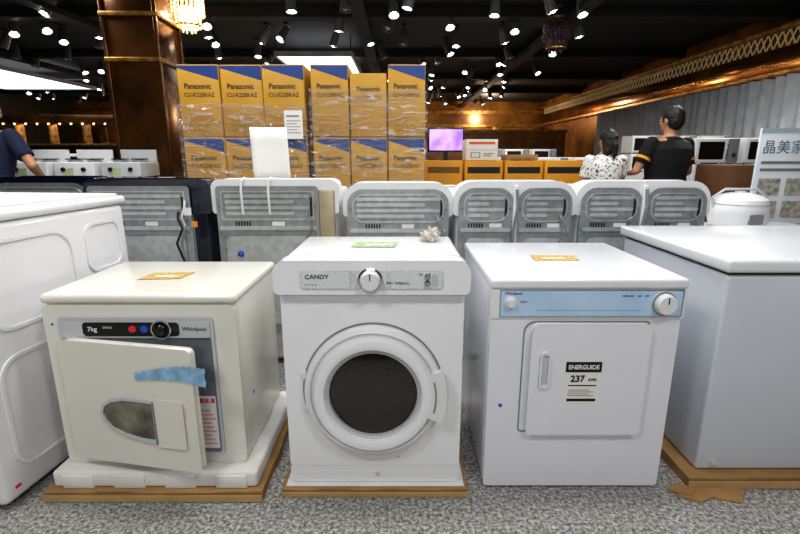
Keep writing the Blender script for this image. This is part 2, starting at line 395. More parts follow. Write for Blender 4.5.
for v in b.verts:
    d=noise.fractal(v.co*55,1,2,4); v.co=v.co*(1+.45*d); v.co.z=max(v.co.z*.9,-.02)
bb=B(); bb.add(b); p=bb.done('crumpled_plastic',None,mat('clear_crumpled_film','#c4bfb6',.2,alpha=.8),loc=(.12,1.80,.853)); top(p,'crumpled ball of translucent plastic film','plastic film')

# ---- left dryer
D=root('clothes_dryer','ivory compact dryer with its square door standing ajar','dryer',(-.858,1.45,.098)); D.scale=(1.015,1,1)
B().box(-.31,.31,.012,.485,0,.60,.014).done('body',D,W_L)
B().box(-.318,.318,-.004,.495,.588,.622,.016,5).done('top_panel',D,W_L)
B().prism(rrect(-.308,.308,.004,.583,.02),-.002,.03,bev=.004).done('front_panel',D,W_L)
B().frame(rrect(-.262,.24,.035,.548,.014),rrect(-.252,.23,.045,.538,.012),-.01,0).done('front_frame',D,LGREY,'raised border round control strip and door')
cp=B().prism(rrect(-.25,.228,.478,.536,.008),-.012,0,bev=.002).done('control_panel',D,LGREY)
B().prism(rrect(-.18,.13,.484,.530,.012),-.0145,-.011,bev=.001).done('control_strip',cp,BLACK,'glossy black control strip')
text('7kg',cp,.022,(-.165,-.0155,.507),PAPER,align='LEFT',off=.0003); text('DRYER',cp,.010,(-.115,-.0155,.513),PAPER,align='LEFT')
B().prism(circ(-.02,.508,.012,n=20),-.0155,-.014).done('red_mark',cp,RED)
B().prism(circ(.018,.508,.012,n=20),-.0155,-.014).done('blue_mark',cp,BDOT)
text('Whirlpool',cp,.019,(.180,-.013,.507),INK)
kb=B().lathe([(.028,0),(.028,.004),(.02,.006),(.017,.02),(0,.022)],(.075,-.0145,.507),sx=1.0).done('knob',D,BLACK)
B().lathe([(.0285,.0),(.033,.0),(.033,.006),(.0285,.006)],(.075,-.0145,.507)).done('knob_ring',kb,CHROME)
ip=B().prism(rrect(-.25,.228,.046,.472,.01),-.004,0).done('inner_panel',D,GALV2,'grey inner door surround')
B().lathe([(.19,0),(.19,.006),(.165,.006),(.16,-.02)],(-.02,-.004,.26)).done('drum_rim',ip,CHROME)
B().prism(circ(-.02,.26,.165),-.0065,-.0045).done('drum_opening',ip,BLACK)
st=B().prism(rrect(.165,.222,.06,.26,.003),-.0055,-.004).done('warning_sticker',ip,PAPER)
B().box(.169,.218,-.0065,-.0055,.235,.252).done('sticker_band',st,RED)
bb=B()
for i in range(9): bb.box(.171,.216-(i%3)*.008,-.0065,-.0055,.075+i*.016,.081+i*.016)
bb.done('sticker_print',st,PINK)
text('注意',st,.017,(.1935,-.0072,.2435),PAPER)
A=-math.radians(11)
dr=B().prism(rrect(0,.462,.048,.472,(.012,.012,.012,.012)),-.032,-.006,bev=.006,seg=3).done('door',D,W_L,'ivory square door standing ajar',loc=(-.248,0,0),rot=(0,0,A))
B().prism(rrect(.02,.44,.065,.455,.01),-.006,.012,bev=.004).done('door_liner',dr,LGREY)
W=[(.365,.145),(.365,.298)]+[(.30,.302),(.22,.302),(.17,.290),(.14,.268),(.128,.24),(.135,.21),(.16,.182),(.21,.160),(.28,.147)]
W=[(a-.005,c-.006) for a,c in W]
cx=sum(p[0] for p in W)/len(W); cz=sum(p[1] for p in W)/len(W)
Wi=[(cx+(a-cx)*.9,cz+(c-cz)*.86) for a,c in W]
B().frame(W,Wi,-.041,-.031).done('window_bezel',dr,LGREY)
B().prism(Wi,-.035,-.031).done('door_window',dr,mat('smoky_window','#45423b',.15,vs=9,col2='#8b8676',coat=.7),'smoky translucent door window')
B().prism(rrect(.325,.425,.136,.298,.008),-.042,-.03,bev=.005).done('door_handle',dr,W_L,'ivory pull grip')
B().box(.322,.329,-.045,-.038,.14,.294,.002).done('handle_recess',dr,GREY)
for zz in (.1,.41): B().box(-.006,.012,-.02,0,zz-.02,zz+.02,.004).done('hinge',dr,LGREY)
b=bmesh.new(); G=[]
for i in range(25):
    u=i/24; x_=.27+u*.25
    zmid=.374+.024*math.sin(u*2.2)
    G.append([b.verts.new((x_+.003*math.sin(i*2+j*2),-.035-.003*abs(math.sin(i*1.9+j*1.3))-(.02*max(0,u-.8)),zmid+(j/6-.5)*(.066-.04*(1-u))+.002*math.sin(i*2.7)*(j-3)/3)) for j in range(7)])
for a,c in zip(G,G[1:]):
    for j in range(6): b.faces.new((a[j],c[j],c[j+1],a[j+1]))
bb=B(); bb.add(b); bb.done('tape',dr,TAPE,'flat strip of creased pale blue tape',ang=10)
B().prism(circ(-.285,.52,.004,n=12),-.0035,-.0018).done('ink_dot',D,BDOT)
B().prism(circ(.12,.21,.007,n=14),.3105,.3115,'x').done('ink_dot',D,BDOT)
p=B().prism([(-.085,-.01),(.065,.005),(.08,.10),(-.07,.09)],0,.001,'z').done('paper_label',None,YEL,loc=(-.87,1.64,.7215)); top(p,'yellow gold instruction label on the ivory dryer top','label')
B().box(-.04,.04,.03,.045,.001,.0016).done('printed_line',p,PAPER)

# ---- right dryer
D=root('clothes_dryer','white dryer with pale blue control strip and square door','dryer',(.607,1.44,0)); D.scale=(.97,1,1)
B().box(-.318,.318,.012,.61,.012,.748,.01).done('body',D,W_R)
B().prism(rrect(-.316,.316,.014,.643,.01),-.002,.03,bev=.004).done('front_panel',D,W_R)
B().box(-.327,.327,-.014,.628,.744,.778,.010,4).done('top_panel',D,W_R)
B().prism(rrect(-.322,.322,.646,.744,.006),-.006,.03,bev=.003).done('console',D,W_R)
cp=B().prism(rrect(-.29,.312,.653,.738,.004),-.0085,-.005,bev=.001).done('control_panel',D,BLUEP,'pale blue control strip')
B().frame(rrect(-.294,.316,.649,.742,.004),rrect(-.29,.312,.653,.738,.004),-.0095,-.005).done('strip_edge',cp,CHROME)
B().lathe([(.021,0),(.021,.003),(.016,.006),(.014,.018),(0,.019)],(-.258,-.008,.700),n=28).done('start_knob',D,W_P)
kb=B().lathe([(.042,0),(.042,.003),(.036,.006),(.033,.024),(.029,.028),(0,.028)],(.252,-.008,.695)).done('timer_knob',D,W_P)
B().lathe([(.036,.0),(.0405,.0),(.0405,.005),(.036,.006)],(.252,-.009,.695)).done('knob_ring',kb,GREY)
B().box(.2505,.2535,-.038,-.0355,.70,.722).done('pointer',kb,INK)
text('Whirlpool',cp,.014,(-.250,-.0092,.729),INK)
text('TIMED DRY     AIR     OFF',cp,.008,(.155,-.0092,.72),INK); text('START',cp,.008,(-.215,-.0092,.70),INK)
B().box(-.17,.18,-.0092,-.008,.671,.672).done('print_line',cp,GREY)
P=rrect(-.207,.218,.228,.634,(.012,.012,.012,.04))
Pi=rrect(-.203,.214,.232,.630,(.012,.012,.012,.04))
B().frame(P,Pi,-.005,0).done('door_seam',D,GREY)
dr=B().prism(rrect(-.178,.212,.234,.624,(.014,.014,.014,.03)),-.024,-.002,bev=.006,seg=3).done('door',D,W_R)
B().frame(rrect(-.152,-.116,.405,.535,.017),rrect(-.145,-.123,.414,.526,.010),-.033,-.023).done('door_handle',dr,W_P,'white recessed pull')
B().prism(rrect(-.145,-.123,.414,.526,.010),-.0255,-.0235).done('handle_recess',dr,LGREY)  # light grey plate paints the shade inside the white pull
lb=B().box(-.062,.062,-.0252,-.024,.347,.500,0).done('energy_label',dr,PAPER,'white energy rating label with black header')
B().box(-.061,.061,-.0258,-.025,.462,.499).done('label_header',lb,INK); B().box(-.05,.05,-.0258,-.025,.356,.366).done('label_scale',lb,INK)
text('ENERGUIDE',lb,.0215,(0,-.0264,.480),PAPER,off=.0006,sx=.92)
text('237',lb,.032,(-.018,-.026,.438),INK,off=.001); text('kWh',lb,.014,(.033,-.026,.435),INK,off=.0004)
bb=B(); bb.box(-.048,.048,-.0258,-.025,.412,.416)
for i in range(4): bb.box(-.048,.04-(i%2)*.015,-.0258,-.025,.376+i*.007,.3775+i*.007)
bb.done('label_print',lb,INK)
B().prism(circ(-.272,.328,.007,n=14),-.0035,-.0018).done('ink_dot',D,BDOT)
for z in (.26,.56): B().box(.217,.222,-.012,0,z,z+.04,.001).done('hinge',D,LGREY)
for sx in (-.27,.27):
    for yy in (.06,.55): B().lathe([(.018,0),(.018,.014)],(sx,yy,0),'z',14).done('foot',D,BLACK)
p=B().prism([(-.08,.0),(.09,.0),(.10,.09),(-.07,.095)],0,.001,'z').done('paper_label',None,YEL,loc=(.58,1.69,.7785)); top(p,'small yellow label lying on the dryer lid','label')
B().box(-.04,.05,.035,.05,.001,.0016).done('printed_line',p,PAPER)

# ---- chest freezer
D=root('chest_freezer','large white chest freezer with overhanging flat lid','freezer',(1.60,1.47,.041))
B().box(-.52,.52,.012,.74,0,.735,.012).done('body',D,W_F)
B().box(-.515,.515,.018,.735,.735,.745).done('gasket',D,SEAM,'dark rubber lid gasket')
B().box(-.535,.535,-.004,.765,.745,.79,.012,4).done('lid',D,W_R)
B().lathe([(.012,0),(.012,.008),(.007,.010),(0,.010)],(-.46,.012,.03),n=18).done('drain_plug',D,LGREY)
for xx in (-.35,.35): B().box(xx-.04,xx+.04,.74,.765,.66,.76,.004).done('hinge',D,GREY)
B().box(.2,.45,.006,.013,.06,.17,.004).done('vent_grille',D,LGREY)

# ---- big white washer at far left
D=root('washing_machine','white top-loading washer with embossed side panels','washing machine',(-1.29,1.30,0),-math.radians(6))
B().box(-.68,0,0,.75,.03,.955,.025,4).done('body',D,W_C)
B().box(-.69,.006,-.01,.765,.955,.99,.015,4).done('top_deck',D,W_C)
B().box(-.60,-.08,.06,.60,.985,1.0,.012).done('lid',D,W_P)
B().box(-.67,-.02,.64,.75,.985,1.0,.012).done('console',D,W_P)
def ridge(y0,y1,z0,z1,r,t=.012): B().frame(rrect(y0,y1,z0,z1,r),rrect(y0+t,y1-t,z0+t,z1-t,max(r-t,.004)),-.002,.006,'x').done('embossed_panel',D,W_C)
ridge(.50,.70,.70,.90,.05); ridge(.06,.44,.60,.90,.09); ridge(.06,.34,.12,.52,.08); ridge(.42,.70,.12,.60,.08)
for xx in (-.6,-.08):
    for yy in (.08,.67): B().lathe([(.025,0),(.025,.032)],(xx,yy,0),'z',14).done('foot',D,BLACK)
B().box(0,.002,.04,.06,.075,.085).done('sticker',D,RED)

# ================================================================= SECOND ROW
SCREW=B().lathe([(.006,0),(.006,.003),(0,.004)],(0,0,0),n=10).mesh('screw',GREY)
VENT=mat('vent_slot_dark','#1e2022',.6)
def backwasher(x0,x1,y,zt,label,style,cov,pan=GALV,side=W_P,split=False,sidestrip=False):
    D=root('washing_machine',label,'washing machine',((x0+x1)/2,y,0),group='row of washers seen from behind')
    w=(x1-x0)/2
    B().box(-w+.012,w-.012,.0,.56,.03,zt-.13,.02).done('body',D,side)
    rad=.095 if style=='dome' else .035
    B().prism(rrect(-w,w,zt-.16,zt,(.01,.01,rad,rad),8),-.012,.13,bev=.014,seg=4).done('rear_console',D,cov)
    B().box(-w+.004,w-.004,.12,.57,zt-.15,zt-.06,.02).done('top_deck',D,cov)
    B().box(-w+.07,w-.07,.16,.54,zt-.06,zt-.035,.02).done('lid',D,W_P if cov is not NAVY else NAVY)
    xr=w-.022
    if sidestrip: xr=w-.10
    if cov is NAVY: xr=w-.10
    halves=[(-w+.022,xr)] if not split else [(-w+.022,-.015),(.015,w-.022)]
    for (a,c) in halves:
        pr=.075 if style=='dome' else .015
        tz=zt-.03
        p=B().prism(rrect(a,c,.2,tz,(.01,.01,pr,pr),8),-.026,.0,bev=.006).done('rear_panel',D,pan,'grey ribbed steel rear panel')
        m=(a+c)/2; ww=c-a
        B().frame(rrect(a+.02,c-.02,tz-.17,tz-.02,pr*.8),rrect(a+.026,c-.026,tz-.164,tz-.026,pr*.7),-.032,-.025).done('pressed_rib',p,GALVR)
        for i in range(4):
            z=tz-.045-i*.03
            B().prism(rrect(a+.045,c-.045-(0.08 if i%2 else 0),z-.006,z+.006,.006),-.033,-.024,bev=.003).done('pressed_rib',p,GALVR)
        B().prism(rrect(a+.01,c-.01,tz-.218,tz-.205,.006),-.038,-.024,bev=.004).done('pressed_rib',p,GALVR)
        B().prism(rrect(a+.04,c-.04,.26,tz-.26,.03),-.034,-.024,bev=.005).done('access_panel',p,GALVR)
        bb=B()
        for i in range(6): bb.box(m-ww*.33+i*.014,m-ww*.33+.008+i*.014,-.0275,-.0255,tz-.200,tz-.178)
        bb.done('vent_grille',p,VENT)
        for (xx,z) in ((a+.012,tz-.10),(c-.012,tz-.10),(a+.012,tz-.24),(c-.012,tz-.24)): obj('screw',SCREW,p,None,(xx,-.026,z))
        B().prism(rrect(m+.02,m+.085,tz-.20,tz-.178,.003),-.0285,-.0255).done('rating_plate',p,PAPER)
        B().prism(rrect(c-.04,c-.027,tz-.15,tz-.05,.003),-.0275,-.0255).done('slot',p,VENT)
    if split:
        B().box(-.012,.012,-.035,.0,.3,zt-.01,.006).done('centre_strip',D,cov)
        B().tube([(0,-.04,zt-.03),(0.01,-.045,zt-.12),(-.01,-.045,zt-.25),(0,-.04,.4)],.008,8).done('drain_hose',D,GREY)
    if sidestrip: B().box(w-.095,w-.012,-.024,.0,.2,zt-.045,.006).done('side_strip',D,TAN,'tan zinc-coated steel strip')
    B().tube([(xr-.06,-.03,zt-.16),(xr-.05,-.06,zt-.19),(xr-.03,-.065,zt-.24),(xr-.07,-.06,zt-.32),(xr-.04,-.04,zt-.45)],.006,8).done('power_cord',D,GREY if cov is not NAVY else BLACK)
    B().lathe([(.017,0),(.017,.01),(.011,.012),(.011,.03)],(-w*.6,-.026,zt-.38),n=14).done('hose_inlet',D,BDOT)
    for xx in (-w+.06,w-.06):
        for yy in (.05,.5): B().lathe([(.02,0),(.02,.032)],(xx,yy,0),'z',12).done('foot',D,BLACK)
    return D
D1=backwasher(-1.64,-1.0,2.46,1.03,'navy-topped washer showing its ribbed grey back and dark side','flat',NAVY,GALV,NAVY)
D2=backwasher(-.975,-.33,2.46,1.03,'white-topped washer with ribbed grey steel back','flat',W_P,sidestrip=True)
D3=backwasher(-.295,.275,2.50,1.01,'white washer with rounded arched console and grey back','dome',W_P)
D4=backwasher(.29,.915,2.46,1.02,'white twin-tub washer with arched top and split grey back','dome',W_P,split=True)
D5=backwasher(.935,1.63,2.48,1.02,'pale twin-tub washer with rounded console and split grey back','dome',W_P,split=True)
for xx in (-.16,-.02):
    B().tube([(xx-.006,-.034,.86),(xx-.008,-.038,.985),(xx-.004,-.03,1.035),(xx,.01,1.045)],.007,8).done('carry_strap',D2,W_P)
B().tube([(.2,-.03,.93),(.205,-.05,.90),(.19,-.06,.85),(.2,-.05,.80)],.006,8).done('white_cable',D1,W_P)
B().prism(rrect(-.02,.02,0,.04,.003),-.001,0).done('hang_tag',D1,PAPER,loc=(.23,-.075,.86))
B().prism(rrect(-.015,.015,0,.03,.003),-.001,0).done('hang_tag',D1,mat('orange_tag','#e0913a',.6),loc=(.26,-.075,.80))
r=root('paper_sign','blank white paper sheet propped upright on the washer','sign',(-.71,2.64,1.0),.1)
b=bmesh.new(); G=[]
for i in range(9):
    u=i/8; G.append([b.verts.new((-.1+.2*u+.008*j*(-.4),.015*math.sin(u*pi)+.02*j/4,.31*j/4)) for j in range(5)])
for a,c in zip(G,G[1:]):
    for j in range(4): b.faces.new((a[j],c[j],c[j+1],a[j+1]))
bb=B(); bb.add(b); o=bb.done('sheet',r,PAPER); md=o.modifiers.new('s','SOLIDIFY'); md.thickness=.001
B().box(-.03,.03,.01,.05,-.002,.04,.003).done('stand',r,LGREY)
SILV=mat('silver_plastic','#8e9196',.3,.3)
for i,(x0,x1,y,cv) in enumerate(((-2.38,-1.72,2.75,NAVY),(-3.1,-2.45,2.8,SILV))):
    backwasher(x0,x1,y,1.03,'silver washer with dark rounded edges seen from behind' if i else 'dark-topped washer with grey steel back','dome',cv)
for i,(x0,x1,y,zt) in enumerate(((-.1,.5,3.5,.93),(.62,1.22,3.5,.95),(1.28,1.84,3.5,.95))):
    backwasher(x0,x1,y,zt,'white washer with arched console behind the first row','dome',W_P)

# ================================================================= CARTONS
BRINK=mat('brown_ink','#6d4d16',.6)
def carton_master(w,d,h,m,model):
    D=root('carton','golden air conditioner carton with blue corner print','carton',(0,0,0),group='stacked air conditioner cartons')
    B().box(-w/2+.002,w/2-.002,0,d,.002,h-.002,.006,2).done('box_body',D,m)
    B().prism([(-w/2+.006,h-.012),(-w/2+.006,h-.03),(w/2-.006,h-.13),(w/2-.006,h-.012)],-.0015,.0005).done('blue_print',D,BLUEBOX)
    text('Panasonic',D,.062,(-.01,-.002,h-.18),INK,off=.001,sx=.95)
    text(model,D,.05,(0,-.002,h-.25),INK,sx=.9)
    bb=B()
    for i,c in enumerate((-.11,-.04,.03)): bb.frame(rrect(c,c+.05,.05,.10,.004,2),rrect(c+.005,c+.045,.055,.095,.004,2),-.002,.0)
    bb.box(-.12,.12,-.002,0,.14,.143); bb.box(-.12,.10,-.002,0,.16,.163); bb.box(-.003,.003,-.002,0,.0,.04)
    bb.done('printed_marks',D,BRINK)
    return D
def pallet(x0,x1,y0,y1):
    D=root('pallet','low wooden pallet under the shrink-wrapped cartons','pallet',((x0+x1)/2,(y0+y1)/2,0))
    w=(x1-x0)/2; d=(y1-y0)/2
    bm_=B().box(-w,w,0,.1,.09,.11,.003,1).mesh('deck_board',WOOD); be=B().box(0,.08,-d,d,0,.09,.003,1).mesh('bearer',WOOD)
    for i in range(7): obj('deck_board',bm_,D,None,(0,-d+i*(2*d-.1)/6,0))
    for xx in (-w,-.04,w-.08): obj('bearer',be,D,None,(xx,0,0))
pallet(-1.96,-.84,4.25,5.12); pallet(-.79,.21,4.25,5.12)
M0=carton_master(.362,.84,.60,GOLDBOX,'CU-K22BKAZ')
used=False
def put(x,y,z,sx=1):
    global used
    if not used: M0.location=(x,y,z); used=True; return M0
    c=clone(M0,(x,y,z),0); c.scale=(sx,1,1); return c
for c in range(3):
    for rr in range(3): put(-1.740+c*.366,4.28+R.uniform(-.01,.01),.112+rr*.604)
for c in range(3):
    for rr in range(3):
        if c==1 and rr==2: continue
        put(-.61+c*.334,4.28+R.uniform(-.01,.01),.112+rr*.604,.90)
q=root('carton','shorter golden carton on top of the wrapped stack','carton',(-.276,4.29,.112+2*.604),group='stacked air conditioner cartons')
B().box(-.160,.160,0,.8,.002,.53,.006,2).done('box_body',q,GOLDBOX); text('Panasonic',q,.052,(0,-.002,.4),INK,off=.001)
text('CU-K22BKAZ',q,.042,(0,-.002,.33),INK,sx=.9)
wm=bpy.data.materials.new('stretch_film'); wm.use_nodes=True; nt=wm.node_tree; nt.nodes.remove(nt.nodes['Principled BSDF'])
o_=nt.nodes['Material Output']; tr=nt.nodes.new('ShaderNodeBsdfTransparent'); gl=nt.nodes.new('ShaderNodeBsdfGlossy'); gl.inputs['Roughness'].default_value=.12
df=nt.nodes.new('ShaderNodeBsdfDiffuse'); df.inputs['Color'].default_value=(.8,.82,.85,1)
m1=nt.nodes.new('ShaderNodeMixShader'); m2=nt.nodes.new('ShaderNodeMixShader'); m1.inputs[0].default_value=.35
nz=nt.nodes.new('ShaderNodeTexNoise'); nz.inputs['Scale'].default_value=4; nz.inputs['Detail'].default_value=7; nz.inputs['Distortion'].default_value=2.5
mpn=nt.nodes.new('ShaderNodeMapping'); mpn.inputs['Scale'].default_value=(1,1,4.5); mpn.inputs['Rotation'].default_value=(0,.25,0); tc=nt.nodes.new('ShaderNodeTexCoord')
rp=nt.nodes.new('ShaderNodeValToRGB'); rp.color_ramp.elements[0].position=.50; rp.color_ramp.elements[0].color=(.10,.10,.10,1); rp.color_ramp.elements[1].position=.68; rp.color_ramp.elements[1].color=(.7,.7,.7,1)
l=nt.links; l.new(tc.outputs['Object'],mpn.inputs['Vector']); l.new(mpn.outputs['Vector'],nz.inputs['Vector']); l.new(nz.outputs['Fac'],rp.inputs['Fac'])
bpn=nt.nodes.new('ShaderNodeBump'); bpn.inputs['Strength'].default_value=1; bpn.inputs['Distance'].default_value=.08; l.new(nz.outputs['Fac'],bpn.inputs['Height']); l.new(bpn.outputs['Normal'],gl.inputs['Normal'])
l.new(gl.outputs[0],m1.inputs[1]); l.new(df.outputs[0],m1.inputs[2]); l.new(rp.outputs['Color'],m2.inputs[0]); l.new(tr.outputs[0],m2.inputs[1]); l.new(m1.outputs[0],m2.inputs[2]); l.new(m2.outputs[0],o_.inputs['Surface'])
def wrap(x0,x1,y0,y1,z0,z1):
    b=bmesh.new(); n=40; P=[]
    loop=[(x0+(x1-x0)*i/n,y0) for i in range(n)]+[(x1,y0+(y1-y0)*i/n) for i in range(n)]+[(x1-(x1-x0)*i/n,y1) for i in range(n)]+[(x0,y1-(y1-y0)*i/n) for i in range(n)]
    m=46; G=[]
    for j in range(m+1):
        z=z0+(z1-z0)*j/m
        G.append([b.verts.new((px+.008*noise.noise(Vector((px*4,py*4,z*14))),py+(.010*noise.noise(Vector((px*3,5+py,z*16))) ),z)) for px,py in loop])
    for a,c in zip(G,G[1:]):
        for k in range(len(loop)): b.faces.new((a[k],a[(k+1)%len(loop)],c[(k+1)%len(loop)],c[k]))
    bb=B(); bb.add(b); o=bb.done('stretch_wrap',None,wm,ang=60); top(o,'clear crinkled stretch film wrapped round the golden cartons','plastic wrap')
wrap(-1.943,-.810,4.252,5.145,.12,1.60); wrap(-.792,.235,4.252,5.145,.12,1.72)
p=B().box(-.08,.08,-.002,0,-.12,.12).done('paper_sheet',None,PAPER,loc=(-.93,4.243,1.42)); top(p,'white printed notice taped to the wrapped cartons','notice')
bb=B(); bb.box(-.06,.05,-.004,-.002,.065,.08)
for i in range(5): bb.box(-.06,.06-(i%2)*.03,-.004,-.002,.03-i*.025,.036-i*.025)
bb.done('printed_text_block',p,GREY)
def carton(x,y,z,w,d,h,m,label,grp=None,band=None):
    D=root('carton',label,'carton',(x,y,z),group=grp)
    B().box(-w/2,w/2,0,d,0,h,.005,2).done('box_body',D,m)
    B().box(-w/2+.01,w/2-.01,-.001,0,h*.49,h*.51).done('tape',D,CARDL)
    if band: B().box(-w/2+.03,w/2-.03,-.0025,-.001,h*.76,h*.88).done('printed_band',D,band)
    bb=B(); bb.frame(rrect(-w*.35,-w*.05,h*.12,h*.38,.01,3),rrect(-w*.33,-w*.07,h*.14,h*.36,.008,3),-.0022,-.0005); bb.box(w*.05,w*.38,-.0022,-.0005,h*.30,h*.33); bb.box(w*.05,w*.3,-.0022,-.0005,h*.2,h*.23)
    bb.done('printed_marks',D,INK)
    return D
for i in range(3):
    for kz in range(2):
        carton(.90+i*.43,5.1,kz*.555,.41,.45,.55,AMBOX,'amber carton with dark printed band','amber cartons in stacks',band=INK if kz else None)
carton(.465,5.05,0,.40,.4,.57,AMBOX,'amber carton on the floor stack'); carton(.465,5.05,.575,.40,.4,.53,AMBOX,'amber carton stacked with brown print',band=BRINK)
carton(.88,5.15,1.108,.34,.3,.22,PAPER,'white carton with orange printed band',band=mat('orange_print','#d8662a',.5))
carton(1.32,5.15,1.108,.34,.3,.06,CARD,'flat brown carton on top of amber cartons')
carton(2.15,5.25,0,.42,.4,1.10,GREYBOX,'tall grey carton with printed symbols')
r=root('television','television showing a glowing purple picture on a stand','television',(.86,9.0,0))
B().box(-.34,.34,0,.06,1.22,1.66,.01).done('frame',r,BLACK)
B().box(-.31,.31,-.003,0,1.25,1.63).done('screen',r,mat('purple_screen','#8a5fb8',.3,emit=.7,vs=3,col2='#d9c4f2'),'purple glowing screen')
B().box(-.04,.04,.02,.05,.05,1.22).box(-.25,.25,-.1,.2,0,.05,.01).done('stand',r,BLACK)
# ================================================================= tables and far appliances
def table(x0,x1,y0,y1,h,label,m=CLOTH):
    D=root('display_table',label,'table',((x0+x1)/2,(y0+y1)/2,0)); w=(x1-x0)/2; d=(y1-y0)/2
    B().box(-w,w,-d,d,h-.03,h,.006).done('table_top',D,m)
    b=bmesh.new(); pts=[]
    for (ax,ay,bx,by) in ((-w,-d,w,-d),(w,-d,w,d),(w,d,-w,d),(-w,d,-w,-d)):
        n=int(max(abs(bx-ax),abs(by-ay))/.05)
        for i in range(n): pts.append((ax+(bx-ax)*i/n,ay+(by-ay)*i/n))
    up=[b.verts.new((px,py,h-.02)) for px,py in pts]; lo=[b.verts.new((px*(1+.01*math.sin(i*1.7)),py*(1+.02*math.sin(i*1.7)),.01)) for i,(px,py) in enumerate(pts)]
    for i in range(len(pts)): j=(i+1)%len(pts); b.faces.new((up[i],up[j],lo[j],lo[i]))
    bb=B(); bb.add(b); bb.done('cloth_skirt',D,m,ang=80)
    return D
table(-3.7,-2.25,4.15,4.75,.95,'cloth-covered display table holding small appliances')
def stove(x,y,z,m=W_P,label='white gas cooker with front knobs on a display table',w=.36):
    D=root('gas_cooker',label,'cooker',(x,y,z),group='small cookers on the display table')
    B().box(-w/2,w/2,0,.34,.02,.15,.012).done('body',D,m)
    for xx in (-w*.25,w*.25):
        B().lathe([(.02,0),(.02,.012),(.015,.02),(0,.02)],(xx,0,.085),n=16).done('knob',D,BLACK)
        B().lathe([(.06,0),(.06,.012),(.03,.02),(0,.02)],(xx,.17,.15),'z',20).done('burner',D,GREY)
        bb=B()
        for a in range(4): bb.box(-.075,.075,-.004,.004,.17,.18,0,M=Matrix.Translation((xx,.17,0))@Matrix.Rotation(a*pi/4,4,'Z'))
        bb.done('pan_support',D,BLACK)
    for xx in (-w/2+.03,w/2-.03):
        for yy in (.03,.3): B().lathe([(.012,0),(.012,.022)],(xx,yy,0),'z',10).done('foot',D,BLACK)
    B().box(-w/2+.01,w/2-.01,.32,.34,.15,.26,.006).done('splash_back',D,m)
    B().prism([(-.09,.02),(-.01,.03),(0,.10),(-.08,.09)],-.003,0).done('sticker',D,GREEN)
    return D
stove(-3.3,4.2,.952); stove(-2.9,4.22,.952); stove(-2.5,4.25,.952,LGREY,'grey gas cooker with front knobs on a display table',.36)
def microwave(x,y,z,label='white microwave oven with dark glass door',m=W_P,grp='microwave ovens on the display tables'):
    D=root('microwave_oven',label,'microwave oven',(x,y,z),group=grp)
    B().box(-.24,.24,0,.36,.012,.28,.01).done('body',D,m)
    d=B().box(-.235,.11,-.018,0,.02,.272,.006).done('door',D,m)
    B().prism(rrect(-.205,.07,.05,.24,.015),-.0205,-.017).done('door_window',d,BLACK)
    B().box(.088,.1,-.04,-.018,.05,.24,.004).done('handle',d,CHROME)
    B().box(.12,.235,-.012,0,.02,.272,.004).done('control_panel',D,GREY)
    B().lathe([(.024,0),(.022,.018),(0,.018)],(.178,-.012,.10),n=16).done('knob',D,CHROME)
    for xx in (-.2,.2):
        for yy in (.04,.32): B().lathe([(.012,0),(.012,.014)],(xx,yy,0),'z',8).done('foot',D,BLACK)
    return D
table(3.15,4.95,5.2,5.9,.78,'cloth-covered display table with white microwave ovens')
M1=microwave(3.5,5.3,.782)
for (x,z) in ((4.05,.782),(4.6,.782),(3.5,1.066),(4.05,1.066),(4.6,1.066)): clone(M1,(x,5.3,z),0)
table(3.6,5.6,7.6,8.3,.9,'cloth-covered display table with white microwave ovens')
for x in (3.95,4.5,5.05):
    for z in (.902,1.186): clone(M1,(x,7.7,z),0)
table(1.5,3.4,9.5,10.2,1.0,'pale cloth-covered table standing far back')
for x in (1.8,2.35,2.9): clone(M1,(x,9.6,1.002),0)
table(1.4,3.2,7.0,7.6,.85,'pale cloth-covered table with stacked ovens and cartons')
for x in (1.7,2.25,2.8): clone(M1,(x,7.05,.852),0)
table(-6.5,-4.2,6.5,7.2,.9,'dark cloth-covered table with small ovens',DKCLOTH)
for x in (-6.2,-5.6,-5.0,-4.5): clone(M1,(x,6.6,.902),0)
D=root('chest_freezer','low white chest freezer with rounded lid holding a rice cooker','freezer',(2.2,2.62,0))
B().box(-.45,.45,.01,.56,.02,.66,.02).done('body',D,W_R); B().box(-.46,.46,-.005,.58,.665,.715,.018,4).done('lid',D,W_R); B().box(-.1,.1,-.02,0,.67,.69,.006).done('handle',D,LGREY)
r=root('rice_cooker','white rounded rice cooker with grey lid button','rice cooker',(2.12,2.92,.716))
B().lathe([(0,0),(.12,0),(.15,.02),(.165,.08),(.16,.14),(.152,.15)],axis='z').done('body',r,W_P)
l_=B().lathe([(.153,.15),(.158,.155),(.15,.18),(.11,.205),(.05,.22),(0,.222)],axis='z').done('lid',r,W_C)
B().lathe([(.035,.217),(.03,.229),(0,.232)],axis='z',n=20).done('steam_cap',l_,LGREY)
B().tube([(-.16,0,.13),(-.17,0,.19),(-.1,0,.24),(.1,0,.24),(.17,0,.19),(.16,0,.13)],.008,8).done('carry_handle',r,LGREY)
B().prism(rrect(-.04,.04,.04,.1,.01),-.168,-.15).done('control_panel',r,GREY)
carton(2.72,3.72,0,.40,.36,.58,CARD,'plain brown carton on the floor'); carton(2.72,3.72,.585,.36,.36,.50,mat('brown_carton','#5f3d22',.7),'dark brown carton stacked on another',grp=None)
